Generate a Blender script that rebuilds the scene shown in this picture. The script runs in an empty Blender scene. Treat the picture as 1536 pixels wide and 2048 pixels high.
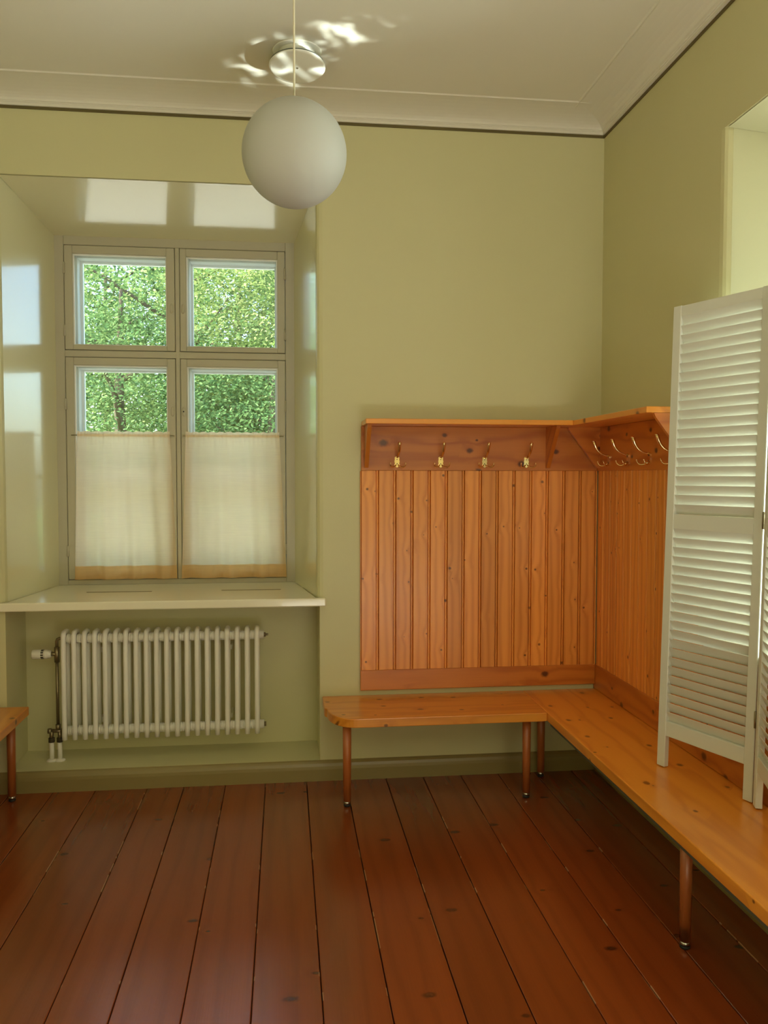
import bpy, bmesh, math, random
from mathutils import Vector, Matrix, noise as mnoise
random.seed(7)
S = bpy.context.scene
C = S.collection
PI = math.pi

# ------------------------------------------------------------------ camera
def cam_basis(yaw, pitch, roll):
    fw = Vector((math.sin(yaw)*math.cos(pitch), math.cos(yaw)*math.cos(pitch), math.sin(pitch)))
    rt = Vector((math.cos(yaw), -math.sin(yaw), 0)); up = rt.cross(fw)
    r2 = rt*math.cos(roll) + up*math.sin(roll); u2 = up*math.cos(roll) - rt*math.sin(roll)
    return r2, u2, fw
CAM = Vector((-1.7158, -4.3834, 1.6194)); FPX = 1662.8
r2, u2, fw = cam_basis(0.1189, -0.0433, 0.0009)
cd = bpy.data.cameras.new('camera'); cam = bpy.data.objects.new('camera', cd); C.objects.link(cam)
cd.sensor_fit = 'VERTICAL'; cd.sensor_height = 36.0; cd.lens = FPX/2048*36.0
cd.clip_start = 0.05; cd.clip_end = 300
M = Matrix((r2, u2, -fw)).transposed().to_4x4(); M.translation = CAM
cam.matrix_world = M
S.camera = cam

# ------------------------------------------------------------------ world, sun, large lights, exposure
w = bpy.data.worlds.new('world'); S.world = w; w.use_nodes = True
nt = w.node_tree; bg = nt.nodes['Background']
sky = nt.nodes.new('ShaderNodeTexSky'); sky.sky_type = 'NISHITA'; sky.sun_disc = False
sky.sun_elevation = math.radians(42); sky.sun_rotation = math.radians(258)
sky.air_density = 1.0; sky.dust_density = 3.0; sky.ozone_density = 1.0
nt.links.new(sky.outputs[0], bg.inputs[0]); bg.inputs[1].default_value = 1.35

def sun_light(name, direction, strength, color, angle):
    l = bpy.data.lights.new(name, 'SUN'); l.energy = strength; l.color = color; l.angle = math.radians(angle)
    o = bpy.data.objects.new(name, l); C.objects.link(o)
    o.rotation_euler = Vector(direction).to_track_quat('-Z', 'Y').to_euler(); return o
def area_light(name, loc, target, sx, sy, power, color):
    l = bpy.data.lights.new(name, 'AREA'); l.shape = 'RECTANGLE'; l.size = sx; l.size_y = sy
    l.energy = power; l.color = color
    o = bpy.data.objects.new(name, l); C.objects.link(o); o.location = loc
    o.rotation_euler = (Vector(target)-Vector(loc)).to_track_quat('-Z', 'Y').to_euler(); return o
sun_light('sun', (0.75, 0.16, -0.62), 15.0, (1.0, 0.93, 0.78), 0.6)
# added fill lamp behind the camera, in place of assumed unseen windows
area_light('rear_fill', (-0.85, -5.85, 3.15), (-1.5, 0, 2.0), 1.3, 0.6, 13, (1.0, 0.97, 0.88))
# daylight falling in through the window in the right wall
area_light('right_window_daylight', (2.6, -1.75, 2.1), (-0.3, -1.75, 1.75), 1.9, 2.3, 620, (1.0, 0.99, 0.92))
# added uplight at floor level behind the camera, lifting ceiling and upper walls
area_light('floor_uplight_fill', (-0.95, -5.15, 0.06), (-0.95, -5.15, 3.0), 1.6, 1.6, 92, (1.0, 0.97, 0.88))

# added spot lamp with noise streaks, standing in for reflected sun on the ceiling
sp = bpy.data.lights.new('sun_dapple_spot', 'SPOT'); sp.energy = 7500; sp.color = (1.0, 0.98, 0.92)
sp.shadow_soft_size = 0.012; sp.spot_size = math.radians(8.5); sp.spot_blend = 0.45; sp.use_nodes = True
spo = bpy.data.objects.new('sun_dapple_spot', sp); C.objects.link(spo); spo.location = (1.55, -2.25, 1.30)
spo.rotation_euler = (Vector((-1.44, -0.56, 3.52))-spo.location).to_track_quat('-Z', 'Y').to_euler()
n_ = sp.node_tree.nodes; l_ = sp.node_tree.links; em = n_['Emission']
tc = n_.new('ShaderNodeTexCoord'); mp = n_.new('ShaderNodeMapping'); mp.inputs['Rotation'].default_value = (0, 0, 0.5); mp.inputs['Scale'].default_value = (30, 110, 3)
wv = n_.new('ShaderNodeTexNoise'); wv.inputs['Scale'].default_value = 1.0; wv.inputs['Detail'].default_value = 3; wv.inputs['Distortion'].default_value = 0.6
l_.new(tc.outputs['Normal'], mp.inputs[0]); l_.new(mp.outputs[0], wv.inputs['Vector'])
rp_ = n_.new('ShaderNodeMapRange'); rp_.interpolation_type = 'SMOOTHSTEP'; rp_.inputs['From Min'].default_value = 0.50; rp_.inputs['From Max'].default_value = 0.72
l_.new(wv.outputs[0], rp_.inputs['Value']); l_.new(rp_.outputs[0], em.inputs['Strength'])

vs = S.view_settings
vs.view_transform = 'Standard'; vs.look = 'None'; vs.gamma = 1.0; vs.exposure = 0.0
vs.use_curve_mapping = False
S.cycles.max_bounces = 10; S.cycles.diffuse_bounces = 6; S.cycles.glossy_bounces = 4
S.cycles.transparent_max_bounces = 16; S.cycles.sample_clamp_indirect = 6.0
S.cycles.use_denoising = True

# ------------------------------------------------------------------ materials
def new_mat(name):
    m = bpy.data.materials.new(name); m.use_nodes = True
    return m, m.node_tree.nodes, m.node_tree.links, m.node_tree.nodes['Principled BSDF']
def paint(name, col, rough=0.5, bump=0.02, bscale=60, var=0.04, spec=0.5, coat=0.0, vscale=2.0, metallic=0.0):
    m, n, l, b = new_mat(name)
    tc = n.new('ShaderNodeTexCoord')
    nz = n.new('ShaderNodeTexNoise'); nz.inputs['Scale'].default_value = vscale; nz.inputs['Detail'].default_value = 4
    l.new(tc.outputs['Object'], nz.inputs['Vector'])
    mx = n.new('ShaderNodeMix'); mx.data_type = 'RGBA'
    mx.inputs[6].default_value = (*[c*(1-var) for c in col], 1); mx.inputs[7].default_value = (*[min(1, c*(1+var)) for c in col], 1)
    l.new(nz.outputs[0], mx.inputs[0]); l.new(mx.outputs[2], b.inputs['Base Color'])
    b.inputs['Roughness'].default_value = rough; b.inputs['Specular IOR Level'].default_value = spec
    b.inputs['Coat Weight'].default_value = coat; b.inputs['Metallic'].default_value = metallic
    if bump:
        n2 = n.new('ShaderNodeTexNoise'); n2.inputs['Scale'].default_value = bscale; n2.inputs['Detail'].default_value = 3
        l.new(tc.outputs['Object'], n2.inputs['Vector'])
        bp = n.new('ShaderNodeBump'); bp.inputs['Strength'].default_value = bump; bp.inputs['Distance'].default_value = 0.01
        l.new(n2.outputs[0], bp.inputs['Height']); l.new(bp.outputs[0], b.inputs['Normal'])
    return m
def wood(name, axis, light, dark, knot, rough=0.35, freq=70.0, ka=2.6, kb=7.0, ksize=0.10, kchance=0.45, contrast=0.55,
         coat=0.2, edge_half=None, var=0.12, warp=2.6, kstretch=1.0, kmax=0.88):
    """pine: growth rings along the given axis, scattered knots, a random shift per object"""
    m, n, l, b = new_mat(name)
    def math_(op, a, b_=None, c_=None):
        q = n.new('ShaderNodeMath'); q.operation = op
        for i, v in enumerate((a, b_, c_)):
            if v is None: continue
            if isinstance(v, (int, float)): q.inputs[i].default_value = v
            else: l.new(v, q.inputs[i])
        return q.outputs[0]
    tc = n.new('ShaderNodeTexCoord'); sp = n.new('ShaderNodeSeparateXYZ'); l.new(tc.outputs['Object'], sp.inputs[0])
    oi = n.new('ShaderNodeObjectInfo'); rnd = oi.outputs['Random']
    ax = {'x': (0, 1, 2), 'y': (1, 0, 2), 'z': (2, 0, 1)}[axis]
    a = math_('ADD', sp.outputs[ax[0]], math_('MULTIPLY', rnd, 37.3))
    bb = math_('ADD', math_('ADD', sp.outputs[ax[1]], math_('MULTIPLY', sp.outputs[ax[2]], 0.9)), math_('MULTIPLY', rnd, 11.7))
    def comb(x, y, z=0.0):
        q = n.new('ShaderNodeCombineXYZ')
        for i, v in enumerate((x, y, z)):
            if isinstance(v, (int, float)): q.inputs[i].default_value = v
            else: l.new(v, q.inputs[i])
        return q.outputs[0]
    nw = n.new('ShaderNodeTexNoise'); nw.inputs['Scale'].default_value = 1.0; nw.inputs['Detail'].default_value = 2
    l.new(comb(math_('MULTIPLY', a, 1.3), math_('MULTIPLY', bb, 9.0)), nw.inputs['Vector'])
    vo = n.new('ShaderNodeTexVoronoi'); vo.voronoi_dimensions = '2D'; vo.inputs['Scale'].default_value = 1.0
    vo.inputs['Randomness'].default_value = 0.95
    l.new(comb(math_('MULTIPLY', a, ka), math_('MULTIPLY', bb, kb)), vo.inputs['Vector'])
    sc = n.new('ShaderNodeSeparateColor'); l.new(vo.outputs['Color'], sc.inputs[0])
    has = math_('LESS_THAN', sc.outputs[0], kchance)
    size = math_('MULTIPLY', math_('ADD', math_('MULTIPLY', sc.outputs[1], 0.9), 0.4), ksize)
    ps = n.new('ShaderNodeSeparateXYZ'); l.new(vo.outputs['Position'], ps.inputs[0])
    wob = n.new('ShaderNodeTexNoise'); wob.inputs['Scale'].default_value = 45.0; l.new(comb(a, bb), wob.inputs['Vector'])
    dx = math_('MULTIPLY', math_('SUBTRACT', math_('DIVIDE', ps.outputs[0], ka), a), kstretch)
    dy = math_('SUBTRACT', math_('DIVIDE', ps.outputs[1], kb), bb)
    dist = math_('SQRT', math_('ADD', math_('MULTIPLY', dx, dx), math_('MULTIPLY', dy, dy)))
    d = math_('MULTIPLY', dist, math_('ADD', math_('MULTIPLY', wob.outputs[0], 0.8), 0.6))
    mr = n.new('ShaderNodeMapRange'); mr.interpolation_type = 'SMOOTHSTEP'
    l.new(d, mr.inputs['Value']); l.new(math_('MULTIPLY', size, 0.35), mr.inputs['From Min']); l.new(size, mr.inputs['From Max'])
    mr.inputs['To Min'].default_value = 1.0; mr.inputs['To Max'].default_value = 0.0
    kn = math_('MULTIPLY', mr.outputs[0], has)
    halo = math_('MULTIPLY', math_('EXPONENT', math_('MULTIPLY', d, -45.0)), has)
    ph = math_('ADD', math_('MULTIPLY', bb, freq), math_('ADD', math_('MULTIPLY', nw.outputs[0], warp*6.0), math_('MULTIPLY', halo, 5.0)))
    ring = math_('POWER', math_('ADD', math_('MULTIPLY', math_('SINE', ph), 0.5), 0.5), 2.0)
    nf = n.new('ShaderNodeTexNoise'); nf.inputs['Scale'].default_value = 1.0; nf.inputs['Detail'].default_value = 4
    l.new(comb(math_('MULTIPLY', a, 4.0), math_('MULTIPLY', bb, 220.0)), nf.inputs['Vector'])
    nb = n.new('ShaderNodeTexNoise'); nb.inputs['Scale'].default_value = 1.0; nb.inputs['Detail'].default_value = 2
    l.new(comb(math_('MULTIPLY', a, 0.8), math_('MULTIPLY', bb, 3.0)), nb.inputs['Vector'])
    fac = math_('ADD', math_('MULTIPLY', ring, contrast), math_('ADD', math_('MULTIPLY', nf.outputs[0], 0.35), math_('SUBTRACT', math_('MULTIPLY', nb.outputs[0], 0.7), 0.4)))
    cl = math_('MINIMUM', math_('MAXIMUM', fac, 0.0), 1.0)
    mx = n.new('ShaderNodeMix'); mx.data_type = 'RGBA'; mx.inputs[6].default_value = (*light, 1); mx.inputs[7].default_value = (*dark, 1)
    l.new(cl, mx.inputs[0])
    m2 = n.new('ShaderNodeMix'); m2.data_type = 'RGBA'; m2.inputs[7].default_value = (*knot, 1)
    l.new(mx.outputs[2], m2.inputs[6]); l.new(math_('MULTIPLY', kn, kmax), m2.inputs[0])
    hv = n.new('ShaderNodeHueSaturation'); l.new(m2.outputs[2], hv.inputs['Color'])
    l.new(math_('ADD', math_('MULTIPLY', rnd, 2*var), 1.0-var), hv.inputs['Value'])
    col = hv.outputs[0]
    if edge_half:
        oc = n.new('ShaderNodeSeparateColor'); l.new(oi.outputs['Color'], oc.inputs[0])
        e = math_('GREATER_THAN', math_('ABSOLUTE', sp.outputs[ax[1]]), math_('SUBTRACT', oc.outputs[0], edge_half))
        ne = n.new('ShaderNodeTexNoise'); ne.inputs['Scale'].default_value = 1.0; ne.inputs['Detail'].default_value = 3
        l.new(comb(math_('MULTIPLY', a, 5.0), math_('MULTIPLY', rnd, 20.0)), ne.inputs['Vector'])
        em = math_('MULTIPLY', e, math_('GREATER_THAN', ne.outputs[0], 0.62))
        m3 = n.new('ShaderNodeMix'); m3.data_type = 'RGBA'; m3.inputs[7].default_value = (0.44, 0.22, 0.10, 1)
        l.new(col, m3.inputs[6]); l.new(math_('MULTIPLY', em, 0.75), m3.inputs[0]); col = m3.outputs[2]
    l.new(col, b.inputs['Base Color'])
    b.inputs['Roughness'].default_value = rough; b.inputs['Coat Weight'].default_value = coat; b.inputs['Coat Roughness'].default_value = rough*0.8
    bp = n.new('ShaderNodeBump'); bp.inputs['Strength'].default_value = 0.12; bp.inputs['Distance'].default_value = 0.002
    l.new(nf.outputs[0], bp.inputs['Height']); l.new(bp.outputs[0], b.inputs['Normal'])
    return m
def glass_mat(name):
    m, n, l, b = new_mat(name); n.remove(b)
    out = n['Material Output']; t = n.new('ShaderNodeBsdfTransparent'); t.inputs[0].default_value = (0.94, 0.97, 0.96, 1)
    g = n.new('ShaderNodeBsdfGlossy'); g.inputs['Roughness'].default_value = 0.02
    f = n.new('ShaderNodeFresnel'); f.inputs[0].default_value = 1.45
    mx = n.new('ShaderNodeMixShader'); l.new(f.outputs[0], mx.inputs[0]); l.new(t.outputs[0], mx.inputs[1]); l.new(g.outputs[0], mx.inputs[2])
    l.new(mx.outputs[0], out.inputs[0]); return m
def cloth_mat(name, col, transl, weave=True):
    m, n, l, b = new_mat(name); out = n['Material Output']
    tc = n.new('ShaderNodeTexCoord')
    mp = n.new('ShaderNodeMapping'); mp.inputs['Scale'].default_value = (10, 1, 420); l.new(tc.outputs['Object'], mp.inputs[0])
    nz = n.new('ShaderNodeTexNoise'); nz.inputs['Scale'].default_value = 1.0; nz.inputs['Detail'].default_value = 3; l.new(mp.outputs[0], nz.inputs['Vector'])
    mx = n.new('ShaderNodeMix'); mx.data_type = 'RGBA'
    mx.inputs[6].default_value = (*[c*0.90 for c in col], 1); mx.inputs[7].default_value = (*[min(1, c*1.07) for c in col], 1)
    l.new(nz.outputs[0], mx.inputs[0])
    d = n.new('ShaderNodeBsdfDiffuse'); t = n.new('ShaderNodeBsdfTranslucent'); tr = n.new('ShaderNodeBsdfTransparent')
    l.new(mx.outputs[2], d.inputs[0]); l.new(mx.outputs[2], t.inputs[0]); n.remove(b)
    m1 = n.new('ShaderNodeMixShader'); m1.inputs[0].default_value = transl; l.new(d.outputs[0], m1.inputs[1]); l.new(t.outputs[0], m1.inputs[2])
    m2 = n.new('ShaderNodeMixShader'); m2.inputs[0].default_value = 0.06 if weave else 0.0
    l.new(m1.outputs[0], m2.inputs[1]); l.new(tr.outputs[0], m2.inputs[2]); l.new(m2.outputs[0], out.inputs[0]); return m
def leaf_mat(name, c0, c1, c2):
    m, n, l, b = new_mat(name); out = n['Material Output']; n.remove(b)
    g = n.new('ShaderNodeNewGeometry'); r = n.new('ShaderNodeValToRGB')
    r.color_ramp.elements[0].color = (*c0, 1); r.color_ramp.elements[1].color = (*c2, 1)
    e = r.color_ramp.elements.new(0.55); e.color = (*c1, 1)
    l.new(g.outputs['Random Per Island'], r.inputs[0])
    d = n.new('ShaderNodeBsdfDiffuse'); t = n.new('ShaderNodeBsdfTranslucent')
    l.new(r.outputs[0], d.inputs[0]); l.new(r.outputs[0], t.inputs[0])
    mx = n.new('ShaderNodeMixShader'); mx.inputs[0].default_value = 0.4
    l.new(d.outputs[0], mx.inputs[1]); l.new(t.outputs[0], mx.inputs[2]); l.new(mx.outputs[0], out.inputs[0]); return m

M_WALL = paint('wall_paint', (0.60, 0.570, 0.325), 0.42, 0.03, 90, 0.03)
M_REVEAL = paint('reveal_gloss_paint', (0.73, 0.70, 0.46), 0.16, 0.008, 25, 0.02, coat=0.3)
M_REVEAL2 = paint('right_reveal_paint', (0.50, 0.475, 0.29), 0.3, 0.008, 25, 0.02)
M_CEIL = paint('ceiling_paint', (0.72, 0.69, 0.60), 0.5, 0.02, 60, 0.02)
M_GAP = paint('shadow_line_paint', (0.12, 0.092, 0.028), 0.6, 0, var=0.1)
M_FRAME_SHADE = paint('window_paint_shaded', (0.50, 0.47, 0.36), 0.3, 0.01, 60, 0.03)  # cream frame paint, darkened for the room side in shadow
M_FRAME_LIT = paint('window_paint_lit', (0.94, 0.94, 0.92), 0.3, 0.01, 60, 0.02)  # same paint, whitened for beads and outer casements in sunlight
M_SILL = paint('sill_paint', (0.84, 0.80, 0.62), 0.2, 0.01, 30, 0.02, coat=0.3)
M_DARK = paint('dark_slot', (0.02, 0.018, 0.012), 0.7, 0)
M_RAD = paint('radiator_enamel', (0.86, 0.84, 0.76), 0.3, 0.0, var=0.02)
M_PIPE = paint('pipe_metal', (0.26, 0.21, 0.12), 0.35, 0.0, var=0.1, metallic=0.8)
M_BLACKM = paint('dark_nut', (0.06, 0.05, 0.03), 0.4, 0.0, metallic=0.5)
M_PLAST = paint('white_plastic', (0.78, 0.75, 0.64), 0.35, 0.0, var=0.02)
M_SCREEN = paint('screen_white_paint', (0.67, 0.665, 0.59), 0.38, 0.02, 120, 0.02)
M_OPAL = paint('opal_glass', (0.41, 0.405, 0.365), 0.62, 0.0, var=0.01)
M_CORD = paint('cream_cord', (0.62, 0.56, 0.40), 0.6, 0.0)
M_BRASS = paint('polished_brass', (0.86, 0.66, 0.36), 0.14, 0.0, var=0.03, metallic=1.0)
M_STEEL = paint('steel', (0.55, 0.54, 0.50), 0.25, 0.0, metallic=1.0)
M_RUBBER = paint('black_rubber', (0.012, 0.011, 0.01), 0.6, 0.0)
M_RAIL = paint('grey_support_steel', (0.10, 0.11, 0.09), 0.5, 0.0)
M_BASE = paint('baseboard_paint', (0.27, 0.21, 0.080), 0.35, 0.02, 60, 0.05)
M_VENT = paint('vent_white', (0.78, 0.77, 0.70), 0.22, 0.0, var=0.01)
M_GLASS = glass_mat('window_glass')
M_CURT = cloth_mat('linen_curtain', (0.97, 0.78, 0.54), 0.62)
M_HEM = cloth_mat('linen_hem', (0.88, 0.64, 0.34), 0.56, False)
PINE = dict(light=(0.84, 0.33, 0.060), dark=(0.58, 0.17, 0.022), knot=(0.10, 0.022, 0.004))
W_BOARD = wood('pine_panel_board', 'z', **PINE, rough=0.34, freq=150, warp=1.5, ka=4.5, kb=11.0, ksize=0.0085, kchance=0.5, contrast=0.5)
W_RAILX = wood('pine_rail', 'x', (0.62, 0.20, 0.026), (0.40, 0.092, 0.009), (0.07, 0.014, 0.003), rough=0.36, freq=60, ka=4.0, kb=10.0, ksize=0.018, kchance=0.62, kstretch=0.7, contrast=0.6)
W_RAILY = wood('pine_rail_side', 'y', (0.62, 0.20, 0.026), (0.40, 0.092, 0.009), (0.07, 0.014, 0.003), rough=0.36, freq=60, ka=4.0, kb=10.0, ksize=0.018, kchance=0.62, kstretch=0.7, contrast=0.6)
W_SEATX = wood('pine_seat', 'x', (0.80, 0.31, 0.036), (0.58, 0.175, 0.016), (0.09, 0.02, 0.004), rough=0.28, freq=55, ka=4.6, kb=9.0, ksize=0.014, kchance=0.42, kstretch=0.75, kmax=0.8, contrast=0.45, coat=0.4)
W_SEATY = wood('pine_seat_side', 'y', (0.80, 0.31, 0.036), (0.58, 0.175, 0.016), (0.09, 0.02, 0.004), rough=0.28, freq=55, ka=4.6, kb=9.0, ksize=0.014, kchance=0.42, kstretch=0.75, kmax=0.8, contrast=0.45, coat=0.4)
W_LEG = wood('beech_leg', 'z', (0.44, 0.13, 0.032), (0.33, 0.085, 0.018), (0.10, 0.03, 0.01), rough=0.35, freq=40, kchance=0.08, contrast=0.3)
W_FLOOR = wood('stained_floor_plank', 'y', (0.26, 0.052, 0.010), (0.145, 0.026, 0.005), (0.030, 0.008, 0.003), rough=0.24, freq=75, ka=2.0, kb=6.0, ksize=0.026,
               kchance=0.5, contrast=0.24, warp=1.6, coat=0.38, edge_half=0.0035, var=0.16, kstretch=1.7, kmax=0.72)
W_BARK = paint('bark', (0.10, 0.075, 0.05), 0.9, 0.3, 20, 0.3)

# ------------------------------------------------------------------ mesh helpers
class MB:
    def __init__(s): s.v = []; s.f = []; s.sm = []
    def add(s, vs_, fs, smooth=False):
        o = len(s.v); s.v += [tuple(p) for p in vs_]
        for f in fs: s.f.append(tuple(i+o for i in f)); s.sm.append(smooth)
        return s
    def box(s, x0, x1, y0, y1, z0, z1, b=0.0):
        x0, x1 = min(x0, x1), max(x0, x1); y0, y1 = min(y0, y1), max(y0, y1); z0, z1 = min(z0, z1), max(z0, z1)
        if b <= 0:
            return s.add([(x0,y0,z0),(x1,y0,z0),(x1,y1,z0),(x0,y1,z0),(x0,y0,z1),(x1,y0,z1),(x1,y1,z1),(x0,y1,z1)],
                         [(0,3,2,1),(4,5,6,7),(0,1,5,4),(1,2,6,5),(2,3,7,6),(3,0,4,7)])
        b = min(b, (x1-x0)/2.01, (y1-y0)/2.01, (z1-z0)/2.01)
        bm = bmesh.new(); bmesh.ops.create_cube(bm, size=1)
        for v in bm.verts: v.co = Vector(((x0+x1)/2+v.co.x*(x1-x0), (y0+y1)/2+v.co.y*(y1-y0), (z0+z1)/2+v.co.z*(z1-z0)))
        bmesh.ops.bevel(bm, geom=list(bm.edges), offset=b, segments=1, affect='EDGES', profile=0.5)
        return s.from_bm(bm)
    def from_bm(s, bm, smooth=False):
        bm.verts.index_update()
        s.add([v.co[:] for v in bm.verts], [[v.index for v in f.verts] for f in bm.faces], smooth); bm.free(); return s
    def prism(s, poly, axis, lo, hi, smooth=False):
        """poly: 2-D outline in the other two axes (x,y,z order), extruded along axis"""
        def P(p, t):
            q = list(p); q.insert(axis, t); return q
        n = len(poly)
        area = sum(poly[i][0]*poly[(i+1) % n][1]-poly[(i+1) % n][0]*poly[i][1] for i in range(n))
        flip = (area < 0) != (axis == 1)
        if flip: poly = poly[::-1]
        vs_ = [P(p, lo) for p in poly]+[P(p, hi) for p in poly]
        o = len(s.v); s.v += [tuple(p) for p in vs_]
        s.f.append(tuple(o+i for i in reversed(range(n)))); s.sm.append(False)
        s.f.append(tuple(o+n+i for i in range(n))); s.sm.append(False)
        for i in range(n):
            j = (i+1) % n; s.f.append((o+i, o+j, o+n+j, o+n+i)); s.sm.append(smooth)
        return s
    def tube(s, pts, r, seg=10, caps=True, smooth=True):
        pts = [Vector(p) for p in pts]; n = len(pts)
        rr = r if isinstance(r, (list, tuple)) else [r]*n
        t0 = (pts[1]-pts[0]).normalized()
        ref = Vector((0, 0, 1)) if abs(t0.z) < 0.9 else Vector((1, 0, 0))
        nrm = t0.cross(ref).normalized(); o = len(s.v)
        for i, p in enumerate(pts):
            t = (pts[min(i+1, n-1)]-pts[max(i-1, 0)]).normalized()
            nrm = (nrm-t*nrm.dot(t)).normalized(); bn = t.cross(nrm)
            for k in range(seg):
                a = 2*PI*k/seg; s.v.append(tuple(p+(nrm*math.cos(a)+bn*math.sin(a))*rr[i]))
        for i in range(n-1):
            for k in range(seg):
                k2 = (k+1) % seg
                s.f.append((o+i*seg+k, o+i*seg+k2, o+(i+1)*seg+k2, o+(i+1)*seg+k)); s.sm.append(smooth)
        if caps:
            s.f.append(tuple(o+k for k in reversed(range(seg)))); s.sm.append(False)
            s.f.append(tuple(o+(n-1)*seg+k for k in range(seg))); s.sm.append(False)
        return s
    def lathe(s, prof, cen, seg=32, axis=2, smooth=True):
        """prof: (radius, height) pairs round an axis through cen"""
        o = len(s.v); n = len(prof); cen = Vector(cen)
        A = [Vector((1,0,0)), Vector((0,1,0)), Vector((0,0,1))]
        w_ = A[axis]; u_ = A[(axis+1) % 3]; v_ = A[(axis+2) % 3]
        for r, h in prof:
            for k in range(seg):
                a = 2*PI*k/seg; s.v.append(tuple(cen+w_*h+(u_*math.cos(a)+v_*math.sin(a))*r))
        for i in range(n-1):
            for k in range(seg):
                k2 = (k+1) % seg; s.f.append((o+i*seg+k, o+i*seg+k2, o+(i+1)*seg+k2, o+(i+1)*seg+k)); s.sm.append(smooth)
        if prof[0][0] > 1e-5: s.f.append(tuple(o+k for k in reversed(range(seg)))); s.sm.append(False)
        if prof[-1][0] > 1e-5: s.f.append(tuple(o+(n-1)*seg+k for k in range(seg))); s.sm.append(False)
        return s
    def build(s, name, mat, parent=None, origin=None):
        me = bpy.data.meshes.new(name)
        vv = s.v
        if origin is not None:
            og = Vector(origin); vv = [tuple(Vector(p)-og) for p in s.v]
        me.from_pydata(vv, [], s.f); me.polygons.foreach_set('use_smooth', s.sm); me.update()
        if mat: me.materials.append(mat)
        return link(name, me, parent, origin)
def link(name, me, parent=None, loc=None, rot=None):
    o = bpy.data.objects.new(name, me); C.objects.link(o)
    if parent is not None: o.parent = parent
    if loc is not None: o.location = loc
    if rot is not None: o.rotation_euler = rot
    return o
def empty(name, loc=(0, 0, 0), rot=(0, 0, 0), parent=None):
    o = bpy.data.objects.new(name, None); C.objects.link(o); o.location = loc; o.rotation_euler = rot
    o.empty_display_size = 0.1
    if parent is not None: o.parent = parent
    return o
def tag(o, label=None, cat=None, group=None, kind=None):
    if label: o['label'] = label
    if cat: o['category'] = cat
    if group: o['group'] = group
    if kind: o['kind'] = kind
    return o
def arc(cx, cy, r, a0, a1, n=6):
    return [(cx+r*math.cos(a0+(a1-a0)*i/n), cy+r*math.sin(a0+(a1-a0)*i/n)) for i in range(n+1)]

# ------------------------------------------------------------------ room shell
XL, XR, ZH = -3.124, -1.546, 3.115          # mouth of the back recess
FXL, FXR, FZB, FZT, FY = -3.033, -1.652, 0.976, 3.006, 0.66   # back window frame
OUT = 0.96; CEIL = 3.52; XLEFT = -3.46; YREAR = -6.1
SILL = 0.978

b = MB()
# right pier of the back wall: rounded arris towards the recess
b.prism([(XR-0.004, 0.028), (XR+0.002, 0.012), (XR+0.013, 0.003), (XR+0.03, 0.0), (0.96, 0.0), (0.96, OUT), (FXR, OUT), (FXR, FY)], 2, SILL-0.02, ZH)
b.box(XR+0.02, 0.96, 0.0, OUT, ZH, 3.8)
b.prism([(-1.536, 0.004), (-1.532, 0.0), (0.96, 0.0), (0.96, OUT), (-1.536, OUT)], 2, -0.3, SILL-0.02)
b.prism([(XL+0.004, 0.028), (XL-0.002, 0.012), (XL-0.013, 0.003), (XL-0.03, 0.0), (-4.4, 0.0), (-4.4, OUT), (FXL, OUT), (FXL, FY)], 2, SILL-0.02, ZH)
b.box(-4.4, XL-0.02, 0.0, OUT, ZH, 3.8)
b.prism([(XL, 0.0), (-4.4, 0.0), (-4.4, OUT), (XL, OUT)], 2, -0.3, SILL-0.02)
b.prism([(0.0, ZH), (0.0, 3.8), (OUT, 3.8), (OUT, FZT), (FY, FZT)], 0, XL-0.02, XR+0.02)
b.box(XL, -1.536, 0.33, OUT, -0.3, SILL-0.045)
b.box(XL, -1.536, 0.0, 0.33, -0.3, 0.106)
wall_back = b.build('wall_back', M_WALL); tag(wall_back, kind='structure')
# glossy painted faces of the recess, a hair proud of the masonry
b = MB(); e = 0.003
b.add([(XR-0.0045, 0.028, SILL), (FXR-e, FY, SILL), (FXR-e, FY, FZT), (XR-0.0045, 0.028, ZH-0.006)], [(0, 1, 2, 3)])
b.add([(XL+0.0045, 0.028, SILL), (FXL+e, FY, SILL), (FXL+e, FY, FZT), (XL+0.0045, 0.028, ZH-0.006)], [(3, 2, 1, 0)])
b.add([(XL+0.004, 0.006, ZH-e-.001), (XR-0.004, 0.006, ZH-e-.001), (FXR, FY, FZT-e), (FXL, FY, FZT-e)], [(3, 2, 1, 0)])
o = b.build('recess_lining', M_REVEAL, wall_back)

RYA, RYB, RZH = -1.262, -2.84, 2.982        # mouth of the right-hand recess
RFA, RFB, RFX, RFT = -1.368, -2.734, 0.66, 2.872
b = MB()
b.prism([(0.028, RYA-0.004), (0.012, RYA+0.004), (0.003, RYA+0.014), (0.0, RYA+0.035), (0.0, 0.0), (OUT, 0.0), (OUT, RFA), (RFX, RFA)], 2, -0.3, RZH)
b.box(0.0, OUT, RYA+0.02, 0.0, RZH, 3.8)
b.prism([(0.028, RYB+0.004), (0.012, RYB-0.004), (0.003, RYB-0.014), (0.0, RYB-0.035), (0.0, YREAR-0.2), (OUT, YREAR-0.2), (OUT, RFB), (RFX, RFB)], 2, -0.3, RZH)
b.box(0.0, OUT, YREAR-0.2, RYB-0.02, RZH, 3.8)
b.prism([(0.0, RZH), (0.0, 3.8), (OUT, 3.8), (OUT, RFT), (RFX, RFT)], 1, RYB-0.02, RYA+0.02)
b.box(0.0, OUT, RYB, RYA, -0.3, SILL-0.05)
wall_right = b.build('wall_right', M_WALL); tag(wall_right, kind='structure')
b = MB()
b.add([(0.028, RYA-0.0045, SILL), (RFX, RFA-e, SILL), (RFX, RFA-e, RFT), (0.028, RYA-0.0045, RZH-.006)], [(3, 2, 1, 0)])
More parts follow.
